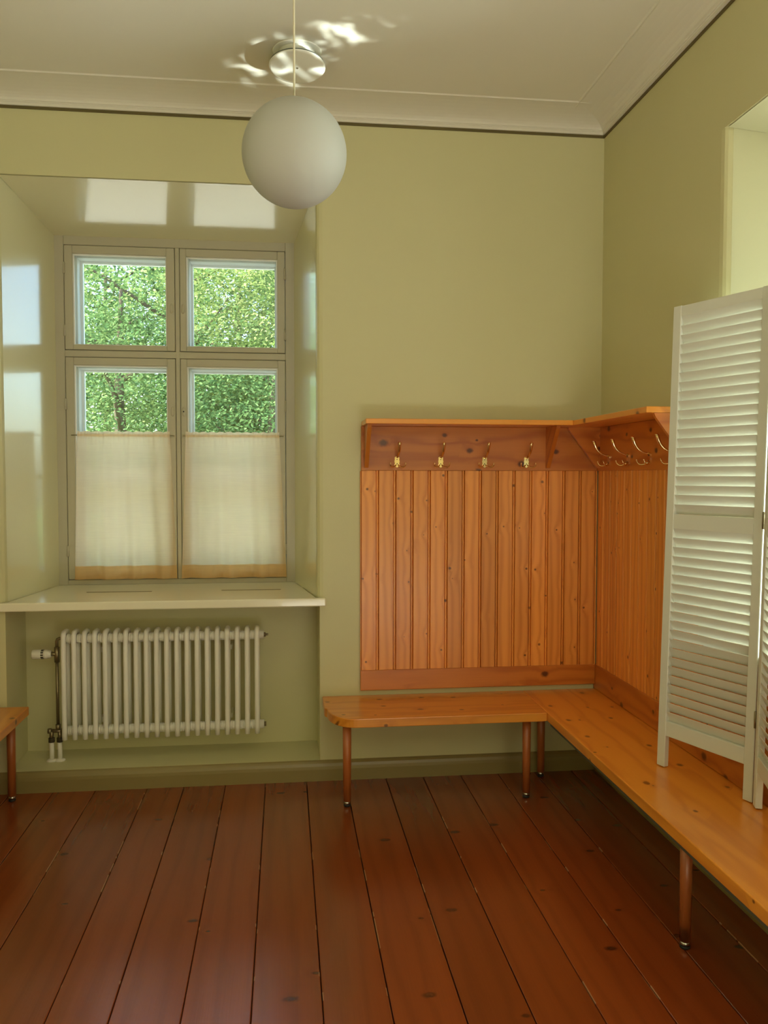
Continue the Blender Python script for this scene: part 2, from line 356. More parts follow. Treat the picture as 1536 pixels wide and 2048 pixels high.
b.add([(0.028, RYB+0.0045, SILL), (RFX, RFB+e, SILL), (RFX, RFB+e, RFT), (0.028, RYB+0.0045, RZH-.006)], [(0, 1, 2, 3)])
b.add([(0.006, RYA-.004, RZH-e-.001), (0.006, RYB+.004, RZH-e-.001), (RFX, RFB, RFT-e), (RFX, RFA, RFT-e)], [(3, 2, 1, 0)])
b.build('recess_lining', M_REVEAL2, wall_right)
b = MB(); b.box(-4.4, XLEFT, YREAR-0.2, 0.0, -0.3, 3.8); tag(b.build('wall_left', M_WALL), kind='structure')
b = MB(); b.box(XLEFT, 0.0, YREAR-0.4, YREAR, -0.3, 3.8); tag(b.build('wall_rear', M_WALL), kind='structure')
b = MB(); b.box(XLEFT, 0.0, YREAR, 0.0, CEIL, 3.8); ceiling = b.build('ceiling', M_CEIL); tag(ceiling, kind='structure')

# floor of long planks
b = MB(); b.box(XLEFT, 0.0, YREAR, 0.0, -0.3, -0.03); floor = b.build('floor', M_DARK); tag(floor, kind='structure')
joints = [-2.69-0.21*3, -2.69-0.21*2, -2.69-0.21, -2.69, -2.43, -2.243, -2.03, -1.823, -1.607, -1.40, -1.183, -0.981, -0.775, -0.568, -0.362, -0.155, 0.0]
joints = [XLEFT]+[j for j in joints if j > XLEFT+0.05]
for i in range(len(joints)-1):
    x0, x1 = joints[i], joints[i+1]; g = 0.0012+0.0006*random.random(); hw = (x1-x0)/2-g
    dz = -0.0008*random.random()
    b = MB(); c = 0.0022
    b.prism([(-hw, -0.03), (-hw, -c), (-hw+c, 0), (-hw*0.4, 0.0006), (hw*0.4, 0.0006), (hw-c, 0), (hw, -c), (hw, -0.03)], 1, YREAR, -0.001)
    me_o = b.build('floor_plank', W_FLOOR, floor); me_o.location = ((x0+x1)/2, 0, dz); me_o.color = (hw, hw, hw, 1)

# baseboards
def base_prof():     # (distance out from the wall, height)
    return [(0.0, 0.0), (0.026, 0.0), (0.026, 0.062), (0.024, 0.078), (0.018, 0.092), (0.010, 0.101), (0.0, 0.1055)]
b = MB(); b.prism([(-y, z) for y, z in base_prof()], 0, XLEFT, -0.027, smooth=False); tag(b.build('baseboard_back', M_BASE), kind='structure')
b = MB(); b.prism([(-x, z) for x, z in base_prof()], 1, YREAR, 0.0); tag(b.build('baseboard_right', M_BASE), kind='structure')
b = MB(); b.prism([(XLEFT+x, z) for x, z in base_prof()], 1, YREAR, -0.027); tag(b.build('baseboard_left', M_BASE), kind='structure')

# cornice: fascia, bead, cove, top bead; dark line beneath
def cornice_prof():
    z0 = 3.447
    p = [(0.0, z0), (0.014, z0), (0.014, z0+0.013), (0.018, z0+0.015), (0.018, z0+0.019), (0.024, z0+0.021)]
    p += [(0.212-0.188*math.cos(a), z0+0.021+0.049*math.sin(a)) for a in [PI/2*i/8 for i in range(1, 8)]]
    p += [(0.212, 3.517), (0.222, 3.514), (0.228, CEIL), (0.0, CEIL)]
    return p
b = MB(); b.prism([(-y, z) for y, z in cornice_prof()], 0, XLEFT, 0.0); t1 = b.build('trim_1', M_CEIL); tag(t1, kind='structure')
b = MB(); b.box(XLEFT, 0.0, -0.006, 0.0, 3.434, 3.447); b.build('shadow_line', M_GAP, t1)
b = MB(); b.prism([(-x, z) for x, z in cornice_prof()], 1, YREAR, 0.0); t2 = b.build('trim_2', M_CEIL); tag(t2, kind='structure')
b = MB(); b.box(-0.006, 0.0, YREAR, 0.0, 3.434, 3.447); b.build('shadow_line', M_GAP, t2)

# ------------------------------------------------------------------ windows
def ring_boxes(b, x0, x1, z0, z1, ix0, ix1, iz0, iz1, y0, y1, bev=0.003):
    b.box(x0, ix0, y0, y1, z0, z1, bev); b.box(ix1, x1, y0, y1, z0, z1, bev)
    b.box(ix0, ix1, y0, y1, z0, iz0, bev); b.box(ix0, ix1, y0, y1, iz1, z1, bev)
def make_window(name, x0, x1, z0, z1, y, xm0, xm1, zt0, zt1, detailed):
    b = MB()
    b.box(x0, x0+0.054, y, y+0.2, z0, z1, 0.003); b.box(x1-0.055, x1, y, y+0.2, z0, z1, 0.003)
    b.box(x0+0.054, x1-0.055, y, y+0.2, z1-0.053, z1, 0.003); b.box(x0+0.054, x1-0.055, y, y+0.2, z0, z0+0.031, 0.003)
    b.box(xm0, xm1, y, y+0.2, z0+0.031, z1-0.053, 0.003)
    b.box(x0+0.054, x1-0.055, y+0.001, y+0.2, zt0, zt1, 0.003)
    win = b.build(name, M_FRAME_SHADE); tag(win, kind='structure')
    g = 0.0028
    cells = [(x0+0.054, xm0, zt1, z1-0.053, 0), (xm1, x1-0.055, zt1, z1-0.053, 1), (x0+0.054, xm0, z0+0.031, zt0, 0), (xm1, x1-0.055, z0+0.031, zt0, 1)]
    for ci, (a, c, d, f, side) in enumerate(cells):
        a += g; c -= g; d += g; f -= g
        bx = 0.046; mx_ = 0.040; zb_, zt_ = (0.028, 0.046) if ci < 2 else (0.047, 0.044)
        ia, ic = (a+bx, c-bx) if side == 0 else (a+mx_-0.004, c-0.044)
        b = MB(); ring_boxes(b, a, c, d, f, ia, ic, d+zb_, f-zt_, y-0.002, y+0.042)
        sash = b.build('casement', M_FRAME_SHADE, win)
        b = MB(); ring_boxes(b, ia-0.001, ic+0.001, d+zb_-0.001, f-zt_+0.001, ia+0.007, ic-0.007, d+zb_+0.006, f-zt_-0.007, y+0.012, y+0.030, 0.002)
        b.build('glazing_bead', M_FRAME_LIT, sash)
        b = MB(); b.box(ia+0.004, ic-0.004, y+0.031, y+0.034, d+zb_+0.003, f-zt_-0.003); b.build('pane', M_GLASS, sash)
        # outer casement of the double window
        b = MB(); ring_boxes(b, a+0.004, c-0.004, d+0.004, f-0.004, ia+0.026, ic-0.018, d+zb_+0.012, f-zt_-0.022, y+0.135, y+0.175)
        ring_boxes(b, a-0.008, c+0.008, d-0.008, f+0.008, ia+0.014, ic-0.008, d+zb_+0.004, f-zt_-0.012, y+0.060, y+0.135)
        b.box(ia, ic, y+0.043, y+0.046, d+zb_-0.02, d+zb_-0.004)
        if ci >= 2: b.box(ia+0.02, ic-0.01, y+0.14, y+0.165, 1.60, 1.625)
        osash = b.build('outer_casement', M_FRAME_LIT, win)
        b = MB(); b.box(ia+0.02, ic-0.012, y+0.153, y+0.156, d+zb_+0.008, f-zt_-0.016); b.build('pane', M_GLASS, osash)
        if detailed:
            hx = c-0.018 if side == 0 else a+0.017
            hz = 1.998 if ci >= 2 else 2.60
            b = MB(); b.lathe([(0.0, -0.005), (0.010, -0.0045), (0.0125, -0.001), (0.0125, 0.0)], (0, 0, 0), 20, axis=1)
            b.v = [(p[0]*0.85, p[1], p[2]*2.3) for p in b.v]
            h = b.build('escutcheon', M_FRAME_SHADE, win); h.location = (hx, y-0.003, hz)
            if ci == 3:
                b = MB(); b.lathe([(0.0, -0.0075), (0.0042, -0.0072), (0.0042, -0.004)], (hx-0.001, y-0.003, hz), 10, axis=1)
                b.build('keyhole', M_DARK, win)
            ex = a if side == 0 else c
            for fz in ((0.18, 0.78) if ci < 2 else (0.13, 0.79)):
                zz = d+(f-d)*fz
                b = MB(); b.tube([(ex, y-0.008, zz-0.032), (ex, y-0.008, zz+0.032)], 0.006, 8)
                b.box(ex-0.012, ex+0.012, y-0.004, y-0.001, zz-0.030, zz+0.030)
                b.build('hinge', M_FRAME_SHADE, win)
    return win
win1 = make_window('window_1', FXL, FXR, FZB, FZT, FY, -2.350, -2.325, 2.310, 2.349, True)
# sill board with two ventilation slots
b = MB(); zs0, zs1 = SILL-0.044, SILL
b.prism([(-3.16, -0.037), (-1.503, -0.037), (-1.503, -0.001), (XR-.006, -0.001), (FXR, FY), (FXL, FY), (XL+.006, -0.001), (-3.16, -0.001)], 2, zs0, zs1)
sill = b.build('window_sill', M_SILL, win1)
bv = sill.modifiers.new('edge', 'BEVEL'); bv.width = 0.006; bv.segments = 2; bv.limit_method = 'ANGLE'
for sx0, sx1 in ((-2.80, -2.45), (-2.07, -1.74)):
    b = MB(); b.prism(arc(sx1-.006, 0.33, 0.007, -PI/2, PI/2, 5)+arc(sx0+.006, 0.33, 0.007, PI/2, 1.5*PI, 5), 2, SILL-0.001, SILL+0.0012); b.build('vent_slot', M_GAP, sill)
# the right-hand window: same design, turned
win2 = make_window('window_2', RFB, RFA, FZB, RFT, 0.0, -2.0635, -2.0385, 2.20, 2.239, False)
win2.matrix_world = Matrix.Translation((RFX, RFB+RFA, 0)) @ Matrix.Rotation(-PI/2, 4, 'Z')
b = MB(); b.prism([(-0.037, -2.876), (-0.037, -1.224), (-0.001, -1.224), (-0.001, RYA-.006), (RFX, RFA), (RFX, RFB), (-0.001, RYB+.006), (-0.001, -2.876)], 2, zs0, zs1)
o = b.build('window_sill', M_SILL, win2); o.matrix_parent_inverse = win2.matrix_world.inverted()

# ------------------------------------------------------------------ pine wall panelling
def board_mesh(wd, length):
    """one tongue-and-groove board, local x across, y out of the wall (negative), z up"""
    t = 0.020; h = wd/2
    pr = [(-h, 0.0), (-h, -0.009), (-h+0.0012, -0.0165), (-h+0.0028, -t), (h-0.0160, -t), (h-0.0144, -0.0175), (h-0.0136, -0.009), (h-0.0114, -0.009), (h-0.0106, -0.0175), (h-0.0095, -t+0.0012), (h-0.0045, -t+0.0012), (h-0.0016, -0.0165), (h, -0.009), (h, 0.0)]
    b = MB(); b.prism(pr, 2, 0.0, length)
    me = bpy.data.meshes.new('board'); me.from_pydata(b.v, [], b.f); me.materials.append(W_BOARD); me.update(); return me
def panelling(name, label, n, x0, x1, zb, zt, rot, rail_mat, right):
    """x0..x1 is the run along the wall; rot turns the back-wall layout on to the right wall"""
    root = empty(name); tag(root, label, 'wall panelling', 'pine wall panelling')
    wd = (x1-x0)/n; me = board_mesh(wd-0.0006, zt-zb)
    for i in range(n):
        c = x0+wd*(i+0.5)
        o = link('board', me, root, (c, 0, zb) if not right else (0, c, zb), (0, 0, 0) if not right else (0, 0, -PI/2))
    return root
pb = panelling('wall_panelling', 'tongue-and-groove pine panelling on the window wall, under the shelf with four whole hooks', 14, -1.316, -0.0205, 0.586, 1.648, 0, W_RAILX, False)
b = MB(); b.box(-1.320, -0.0265, -0.026, 0, 0.479, 0.587, 0.002); b.build('bottom_rail', W_RAILX, pb)
b = MB(); b.box(-1.3205, -1.3165, -0.0205, 0, 0.587, 1.645, 0.001); b.build('edge_strip', W_BOARD, pb)
pr_ = panelling('wall_panelling', 'tongue-and-groove pine panelling on the right wall, partly behind the screen', 12, -1.108, -0.022, 0.586, 1.648, 0, W_RAILY, True)
b = MB(); b.box(-0.026, 0, -2.95, -0.0005, 0.4515, 0.587, 0.002); b.build('bottom_rail', W_RAILY, pr_)
me = board_mesh(0.0882, 0.934-0.586)
for i in range(20):
    link('board', me, pr_, (0, -1.153-0.0888*i, 0.586), (0, 0, -PI/2))

# ------------------------------------------------------------------ coat racks
def hook_meshes():
    b = MB()
    pl = [(0.0, 0.026), (0.006, 0.025), (0.0095, 0.019), (0.0085, 0.010), (0.0105, 0.003), (0.0085, -0.006), (0.0105, -0.014), (0.012, -0.022), (0.006, -0.021), (0.0025, -0.026)]
    pl = [(x*1.35, z*1.12) for x, z in pl]; pl = pl+[(-x, z) for x, z in pl[::-1] if x > 0]
    b.prism(pl, 1, -0.0045, 0.0)
    bm = bmesh.new()
    plate = bpy.data.meshes.new('coat_hook'); plate.from_pydata(b.v, [], b.f); plate.materials.append(M_BRASS)
    def bez(p0, p1, p2, p3, n):
        r = []
        for i in range(n+1):
            t = i/n; r.append(tuple((1-t)**3*a+3*t*(1-t)**2*b_+3*t*t*(1-t)*c+t**3*d for a, b_, c, d in zip(p0, p1, p2, p3)))
        return r
    b = MB(); pts = bez((0, -0.004, 0.021), (0.001, -0.045, 0.030), (0.003, -0.072, 0.045), (0.003, -0.082, 0.092), 12)
    pts.append((0.003, -0.086, 0.099))
    b.tube(pts, [0.0050+0.0040*(i/12)**1.5 for i in range(13)]+[0.0070], 10)
    b.lathe([(0.0, 0.004), (0.006, 0.003), (0.0088, 0.0), (0.0085, -0.004)], pts[-1], 10)
    up = bpy.data.meshes.new('upper_prong'); up.from_pydata(b.v, [], b.f); up.polygons.foreach_set('use_smooth', b.sm); up.materials.append(M_BRASS)
    lows = []
    for sg in (-1, 1):
        b = MB(); pts = bez((sg*0.006, -0.004, -0.016), (sg*0.022, -0.022, -0.036), (sg*0.044, -0.040, -0.032), (sg*0.040, -0.046, -0.006), 10)
        b.tube(pts, [0.0042-0.0012*i/10 for i in range(11)], 8)
        b.lathe([(0.0, 0.004), (0.0035, 0.002), (0.0042, -0.001), (0.0024, -0.004)], pts[-1], 10)
        q = bpy.data.meshes.new('lower_prong'); q.from_pydata(b.v, [], b.f); q.polygons.foreach_set('use_smooth', b.sm); q.materials.append(M_BRASS); lows.append(q)
    b = MB(); b.lathe([(0.0, -0.0062), (0.0022, -0.006), (0.0030, -0.0045), (0.0030, -0.004)], (0, 0, 0), 10, axis=1)
    sc = bpy.data.meshes.new('screw'); sc.from_pydata(b.v, [], b.f); sc.materials.append(M_BLACKM)
    bm.free(); return plate, up, lows, sc
HOOK = hook_meshes()
def coat_hook(parent, loc, rz):
    o = link('coat_hook', HOOK[0], parent, loc, (0, 0, rz))
    link('upper_prong', HOOK[1], o)
    for q in HOOK[2]: link('lower_prong', q, o)
    for z in (0.013, -0.010): link('screw', HOOK[3], o, (0, 0, z))
def bracket(b, along, a0, a1, zt):
    """triangular bracket a0..a1 thick; along = 0 back wall, 1 right wall"""
    out = [(0.028, zt), (0.205, zt), (0.198, zt-0.016), (0.042, zt-0.218), (0.028, zt-0.218)]
    if along == 0: b.prism([(-d, z) for d, z in out], 0, a0, a1)
    else: b.prism([(-d, z) for d, z in out], 1, a0, a1)
    return b
r1 = empty('coat_rack', (-0.65, 0, 1.645)); tag(r1, 'pine coat rack on the window wall, shelf over four whole brass hooks', 'coat rack', 'pine coat racks')
def at(o, root):
    o.location = -Vector(root.location) if o.location.length == 0 else o.location - Vector(root.location); return o
at(MB().box(-1.316, -0.029, -0.028, 0, 1.6485, 1.8805, 0.002).build('backing_board', W_RAILX, r1), r1)
at(MB().box(-1.312, -0.2405, -0.24, -0.001, 1.881, 1.9065, 0.002).build('shelf_board', W_SEATX, r1), r1)
at(bracket(MB(), 0, -1.300, -1.279, 1.8805).build('bracket', W_RAILX, r1), r1)
at(bracket(MB(), 0, -0.318, -0.297, 1.8805).build('bracket', W_RAILX, r1), r1)
for x in (-1.127, -0.893, -0.655, -0.426): coat_hook(r1, Vector((x, -0.028, 1.694))-r1.location, 0)
r2_ = empty('coat_rack', (0, -0.55, 1.645)); tag(r2_, 'pine coat rack on the right wall, last hook half hidden by the screen', 'coat rack', 'pine coat racks')
at(MB().box(-0.028, 0, -1.108, -0.001, 1.6485, 1.8805, 0.002).build('backing_board', W_RAILY, r2_), r2_)
at(MB().box(-0.24, -0.001, -1.108, -0.001, 1.881, 1.9065, 0.002).build('shelf_board', W_SEATY, r2_), r2_)
at(bracket(MB(), 1, -0.062, -0.041, 1.8805).build('bracket', W_RAILX, r2_), r2_)
at(bracket(MB(), 1, -1.104, -1.083, 1.8805).build('bracket', W_RAILX, r2_), r2_)
for y in (-0.190, -0.4355, -0.6795, -0.932): coat_hook(r2_, Vector((-0.028, y, 1.702))-r2_.location, -PI/2)

# ------------------------------------------------------------------ benches
ZT, TH = 0.45, 0.044
def add_leg(root, x, y, zt=ZT-TH):
    b = MB(); b.lathe([(0.0215, zt-0.026), (0.0205, zt-0.2), (0.0190, 0.001+0.0)], (0, 0, 0.026), 20)
    l = b.build('leg', W_LEG, root); l.location = Vector((x, y, 0))-root.location
    f = MB().lathe([(0.0, 0.010), (0.0165, 0.010), (0.0165, 0.027)], (0, 0, 0), 18).build('foot_ring', M_STEEL, l)
    f = MB().lathe([(0.0, 0.0), (0.0150, 0.0), (0.0175, 0.004), (0.0175, 0.011), (0.0, 0.011)], (0, 0, 0), 18).build('rubber_foot', M_RUBBER, l)
    f = MB().lathe([(0.0, zt-0.006), (0.030, zt-0.006), (0.030, zt-0.0005), (0.0, zt-0.0005)], (0, 0, 0), 20).build('mounting_plate', M_RAIL, l)
def bevel(o, w_=0.004, seg=2):
    m = o.modifiers.new('edge', 'BEVEL'); m.width = w_; m.segments = seg; m.limit_method = 'ANGLE'; m.angle_limit = math.radians(50); return o
b1 = empty('wooden_bench', (-0.97, -0.22, 0)); tag(b1, 'short pine bench with a rounded left corner beneath the coat hooks on the window wall', 'bench', 'pine benches')
YF = -0.442; X0 = -1.522
poly = [(X0, -0.006)]+[(X0+0.012*(i/3)**2, -0.22-0.03*i/3) for i in range(4)]
poly += [(X0+0.014+0.135*(1-math.cos(a)), -0.255-(0.442-0.255)*math.sin(a)) for a in [PI/2*i/12 for i in range(1, 13)]]
poly += [(-0.4305, YF), (-0.4305, -0.006)]
o = MB().prism(poly, 2, ZT-TH, ZT).build('seat', W_SEATX, b1); o.location = -b1.location; bevel(o)
add_leg(b1, -1.418, -0.374); add_leg(b1, -0.512, -0.366)
b2 = empty('wooden_bench', (-0.22, -1.7, 0)); tag(b2, 'long pine bench along the right wall carrying the white folding screen', 'bench', 'pine benches')
o = MB().box(-0.4295, -0.005, -3.5, -0.006, ZT-TH, ZT).build('seat', W_SEATY, b2); o.location = -b2.location; bevel(o)
o = MB().box(-0.408, -0.380, -3.45, -0.42, ZT-TH-0.030, ZT-TH-0.0005, 0.002).build('support_rail', M_RAIL, b2); o.location = -b2.location
for y in (-0.092, -1.735, -3.38): add_leg(b2, -0.350 if y > -0.5 else -0.3565, y)
b3 = empty('wooden_bench', (-3.22, -1.7, 0)); tag(b3, 'pine bench end at the left edge, left of the radiator pipes', 'bench', 'pine benches')
o = MB().box(XLEFT+0.004, -3.008, -3.4, -0.030, ZT-TH, ZT).build('seat', W_SEATY, b3); o.location = -b3.location; bevel(o)
for y in (-0.117, -1.75, -3.3): add_leg(b3, -3.070, y)

# ------------------------------------------------------------------ folding louvre screen on the right bench
fs = empty('folding_screen', (-0.2240, -1.2154, ZT+0.004)); tag(fs, 'white louvred folding screen standing on the long pine bench', 'screen')
def screen_panel(name, parent, L, T):
    """local x along the panel, y towards the wall (thickness T), z up"""
    p = empty(name, parent=parent)
    sw = 0.040; H = 1.84
    for a in (0.0, L-sw): MB().box(a, a+sw, 0, T, 0, H, 0.002).build('stile', M_SCREEN, p)
    for z0, z1 in ((0.127, 0.186), (0.957, 1.016), (1.796, 1.838)): MB().box(sw, L-sw, 0.001, T-0.001, z0, z1, 0.0015).build('rail', M_SCREEN, p)
    # slat: upper edge towards the room (y small), lower edge towards the window
    b = MB(); b.prism([(0.0012, 0.0195), (0.0035, 0.0205), (0.0230, -0.0160), (0.0220, -0.0182), (0.0196, -0.0178)], 0, sw+0.001, L-sw-0.001)
    me = bpy.data.meshes.new('slat'); me.from_pydata(b.v, [], b.f); me.materials.append(M_SCREEN); me.update()
    pitch = 0.0371
    for z0, z1, n in ((0.186, 0.957, 21), (1.016, 1.796, 21)):
        for i in range(n):
            link('slat', me, p, (0, 0, z0+(z1-z0)*(i+0.5)/n))
    return p
L1 = 0.4515; T1 = 0.024
yaw1 = math.atan2(-0.93577, 0.35260)
pA = screen_panel('screen_panel', fs, L1, T1)
lean = 0.030
# local x = along the panel, local y = towards the wall
RA = Matrix.Rotation(yaw1, 4, 'Z') @ Matrix.Rotation(-lean, 4, 'X')
pA.matrix_basis = RA
dir2 = Vector((-math.sin(0.345), -math.cos(0.345), 0))
H2 = Vector((-0.0685, -1.652, ZT))-Vector((-0.2240, -1.2154, ZT))
pB = screen_panel('screen_panel', fs, L1, T1)
yaw2 = math.atan2(dir2.y, dir2.x)
lean_w = Matrix.Rotation(yaw1, 4, 'Z') @ Matrix.Rotation(-lean, 4, 'X') @ Matrix.Rotation(-yaw1, 4, 'Z')
pB.matrix_basis = lean_w @ Matrix.Translation(H2) @ Matrix.Rotation(yaw2, 4, 'Z')
for z in (0.30, 1.01, 1.62):
    b = MB(); b.tube([(L1+0.003, -0.002, z-0.03), (L1+0.003, -0.002, z+0.03)], 0.0045, 8); b.box(L1-0.001, L1+0.0075, 0.002, T1-0.002, z-0.03, z+0.03)
    h = b.build('hinge', M_PIPE, fs); h.matrix_basis = RA

# ------------------------------------------------------------------ radiator in the niche
rad = empty('radiator', (-2.37, 0.16, 0)); tag(rad, 'white column radiator with pipes in the niche below the window sill', 'radiator')
RX0, RX1, RN = -2.874, -1.868, 20
RZ0, RZ1, RYa, RYb = 0.222, 0.803, 0.118, 0.205
b = MB(); hz = 0.034
path = [(0, RYa, RZ0+0.004), (0, RYa, RZ0+0.05), (0, RYa, (RZ0+RZ1)/2), (0, RYa, RZ1-0.035)]
path += [(0, RYa+0.018*(1-math.cos(a)), RZ1-0.035+0.024*math.sin(a)) for a in [PI/2*i/4 for i in range(1, 5)]]
path += [(0, RYb-0.018, RZ1-0.011)]+[(0, RYb-0.018*(1-math.sin(a)), RZ1-0.035+0.024*math.cos(a)) for a in [PI/2*i/4 for i in range(1, 5)]]
path += [(0, RYb, (RZ0+RZ1)/2), (0, RYb, RZ0+0.004)]
b.tube(path, 0.0132, 12)
colm = bpy.data.meshes.new('column'); colm.from_pydata(b.v, [], b.f); colm.polygons.foreach_set('use_smooth', b.sm); colm.materials.append(M_RAD); colm.update()
for i in range(RN):
    link('column', colm, rad, Vector((RX0+(RX1-RX0)*i/(RN-1), 0, 0))-rad.location)
ym = (RYa+RYb)/2
def rp(b, name, mat, par=None):
    o = b.build(name, mat, par or rad)
    if par is None: o.location = -rad.location
    return o
for z in (RZ1-0.045, RZ0+0.045):
    b = MB(); b.tube([(RX0-0.010, ym-0.012, z), (RX1+0.036, ym-0.012, z)], 0.0235, 18)
    for i in range(RN-1):
        xx = RX0+(RX1-RX0)*(i+0.5)/(RN-1)
        for dx in (-0.010, 0.0, 0.010): b.tube([(xx+dx-0.0035, ym-0.012, z), (xx+dx+0.0035, ym-0.012, z)], 0.0252, 18)
    rp(b, 'header', M_RAD)
b = MB(); b.tube([(RX1+0.036, ym-0.012, RZ1-0.045), (RX1+0.046, ym-0.012, RZ1-0.045)], 0.012, 12); b.tube([(RX1+0.046, ym-0.012, RZ1-0.045), (RX1+0.060, ym-0.012, RZ1-0.045)], 0.006, 10)
b.box(RX1+0.053, RX1+0.057, ym-0.020, ym-0.004, RZ1-0.050, RZ1-0.040); rp(b, 'air_vent', M_PIPE)
b = MB(); b.tube([(RX1+0.036, ym-0.012, RZ0+0.045), (RX1+0.047, ym-0.012, RZ0+0.045)], 0.013, 8); rp(b, 'end_plug', M_PIPE)
for x in (-2.70, -2.02):
    for z in (0.68, 0.30):
        b = MB(); b.box(x-0.014, x+0.014, RYb+0.012, 0.3298, z-0.014, z+0.014, 0.003); rp(b, 'wall_bracket', M_PLAST)
VX = -2.915; VY = ym-0.012
b = MB(); zt = RZ1-0.043
b.tube([(RX0-0.010, VY, zt), (VX+0.014, VY, zt), (VX+0.004, VY, zt-0.004), (VX, VY, zt-0.014), (VX, VY, zt-0.06)], 0.0085, 10)
b.tube([(VX, VY, zt-0.045), (VX, VY, zt-0.125)], 0.014, 12); b.tube([(VX, VY, zt-0.12), (VX, VY, RZ0+0.075)], 0.0085, 10)
b.tube([(VX, VY, zt-0.082), (VX-0.030, VY, zt-0.082)], 0.011, 12)
b.tube([(VX, VY, RZ0+0.08), (VX, VY, RZ0+0.05)], 0.0135, 8)
rp(b, 'supply_pipe', M_PIPE)
b = MB(); tx = VX-0.028; tz = zt-0.082
b.lathe([(0.0, -0.098), (0.022, -0.097), (0.0245, -0.092), (0.0245, -0.055), (0.0235, -0.053), (0.0235, -0.034), (0.0245, -0.032), (0.0245, -0.022), (0.021, -0.020), (0.021, -0.006), (0.017, 0.0), (0.0, 0.0)], (tx, VY, tz), 24, axis=0)
tv = rp(b, 'thermostat_head', M_PLAST)
for k in range(12):
    a = 2*PI*k/12
    bb_ = MB(); q = [(tx-0.050, -0.0035), (tx-0.037, -0.0035), (tx-0.037, 0.0035), (tx-0.050, 0.0035)]
    r_ = 0.0238; t_ = Vector((0, -math.sin(a), math.cos(a))); n_ = Vector((0, math.cos(a), math.sin(a)))
    vs_ = [Vector((x, VY, tz))+n_*(r_+d)+t_*h for d in (-0.002, 0.0009) for x, h in q]
    bb_.add([tuple(v) for v in vs_], [(0, 1, 2, 3), (4, 5, 6, 7), (0, 1, 5, 4), (1, 2, 6, 5), (2, 3, 7, 6), (3, 0, 4, 7)])
    bb_.build('vent_slit', M_DARK, tv)
zb_ = RZ0+0.045
b = MB(); b.tube([(VX-0.046, VY, zb_), (RX0-0.010, VY, zb_)], 0.0105, 10); b.tube([(VX-0.052, VY, zb_), (VX-0.034, VY, zb_)], 0.0145, 6); b.tube([(VX+0.018, VY, zb_), (VX+0.034, VY, zb_)], 0.0165, 6)
for x in (VX-0.034, VX+0.008): b.tube([(x, VY, zb_), (x, VY, zb_-0.045)], 0.0105, 10)
rp(b, 'valve_block', M_PIPE)
for x in (VX-0.034, VX+0.008):
    b = MB(); b.tube([(x, VY, zb_-0.036), (x, VY, zb_-0.060)], 0.0165, 6, smooth=False); rp(b, 'union_nut', M_BLACKM)
    b = MB(); b.lathe([(0.012, 0.0), (0.012, zb_-0.060-0.107)], (x, VY, 0.107), 14); pp = rp(b, 'floor_pipe', M_PLAST)
    b = MB(); b.lathe([(0.027, 0.0), (0.026, 0.005), (0.020, 0.010), (0.0125, 0.012)], (x, VY, 0.106), 22); b.build('rosette', M_PLAST, pp)

# ------------------------------------------------------------------ cafe curtains
def curtain(label, xt0, xt1, xb0, xb1, seed):
    rnd = random.Random(seed); yb = 0.636
    fr = [(rnd.uniform(7, 9), rnd.uniform(0, 6), 0.0085), (rnd.uniform(13, 17), rnd.uniform(0, 6), 0.0045), (rnd.uniform(3, 4), rnd.uniform(0, 6), 0.004)]
    tp = [(rnd.uniform(9, 11), rnd.uniform(0, 6)), (rnd.uniform(17, 23), rnd.uniform(0, 6))]
    nx, nz = 72, 40; zt, zb2, zh = 1.875, 1.014, 1.092
    def P(u, v, off=0.0):
        z = zt+(zb2-zt)*v
        xx = (xt0+(xt1-xt0)*u)*(1-v)+(xb0+(xb1-xb0)*u)*v
        amp = 0.55+0.75*v
        y = yb-0.014+sum(a*math.sin(2*PI*k*u*0.5+p+0.25*math.sin(5*v)) for k, p, a in fr)*amp
        gath = math.exp(-((z-1.852)/0.05)**2)
        y += gath*0.004*math.sin(2*PI*tp[1][0]*u+tp[1][1])
        if v < 0.001: z += 0.006*abs(math.sin(PI*tp[0][0]*u+tp[0][1]))-0.002
        for fz in (1.757, 1.56, 1.36): y += -0.0018*math.exp(-((z-fz)/0.004)**2)
        return (xx, y+off, z)
    def sheet(v0, v1, n, off):
        b = MB(); vv = [P(i/nx, v0+(v1-v0)*j/n, off) for j in range(n+1) for i in range(nx+1)]
        b.add(vv, [(j*(nx+1)+i, j*(nx+1)+i+1, (j+1)*(nx+1)+i+1, (j+1)*(nx+1)+i) for j in range(n) for i in range(nx)], True); return b
    vh = (zt-zh)/(zt-zb2)
    c = sheet(0, 1, nz*2, 0).build('cafe_curtain', M_CURT); tag(c, label, 'curtain', 'cafe curtains in the window')
    hem = sheet(vh, 1.0, 8, -0.0018).build('hem', M_HEM, c)
    vr = (zt-1.862)/(zt-zb2); v2 = (zt-1.848)/(zt-zb2)
    sheet(vr, v2, 2, -0.0012).build('rod_pocket', M_CURT, c)
    return c
curtain('sheer linen cafe curtain over the left lower casement of the window', -2.908, -2.384, -2.932, -2.348, 3)
curtain('sheer linen cafe curtain over the right lower casement of the window', -2.292, -1.747, -2.322, -1.706, 8)
for x0, x1, lab in ((-2.945, -2.362, 'thin curtain rod carrying the left linen curtain'), (-2.312, -1.722, 'thin curtain rod carrying the right linen curtain')):
    b = MB(); b.tube([(x0, 0.640, 1.855), (x1, 0.640, 1.855)], 0.0028, 8)
    for x in (x0, x1): b.tube([(x, 0.640, 1.855), (x, 0.6575, 1.855)], 0.0025, 8)
    tag(b.build('curtain_rod', M_STEEL), lab, 'curtain rod', 'curtain rods')

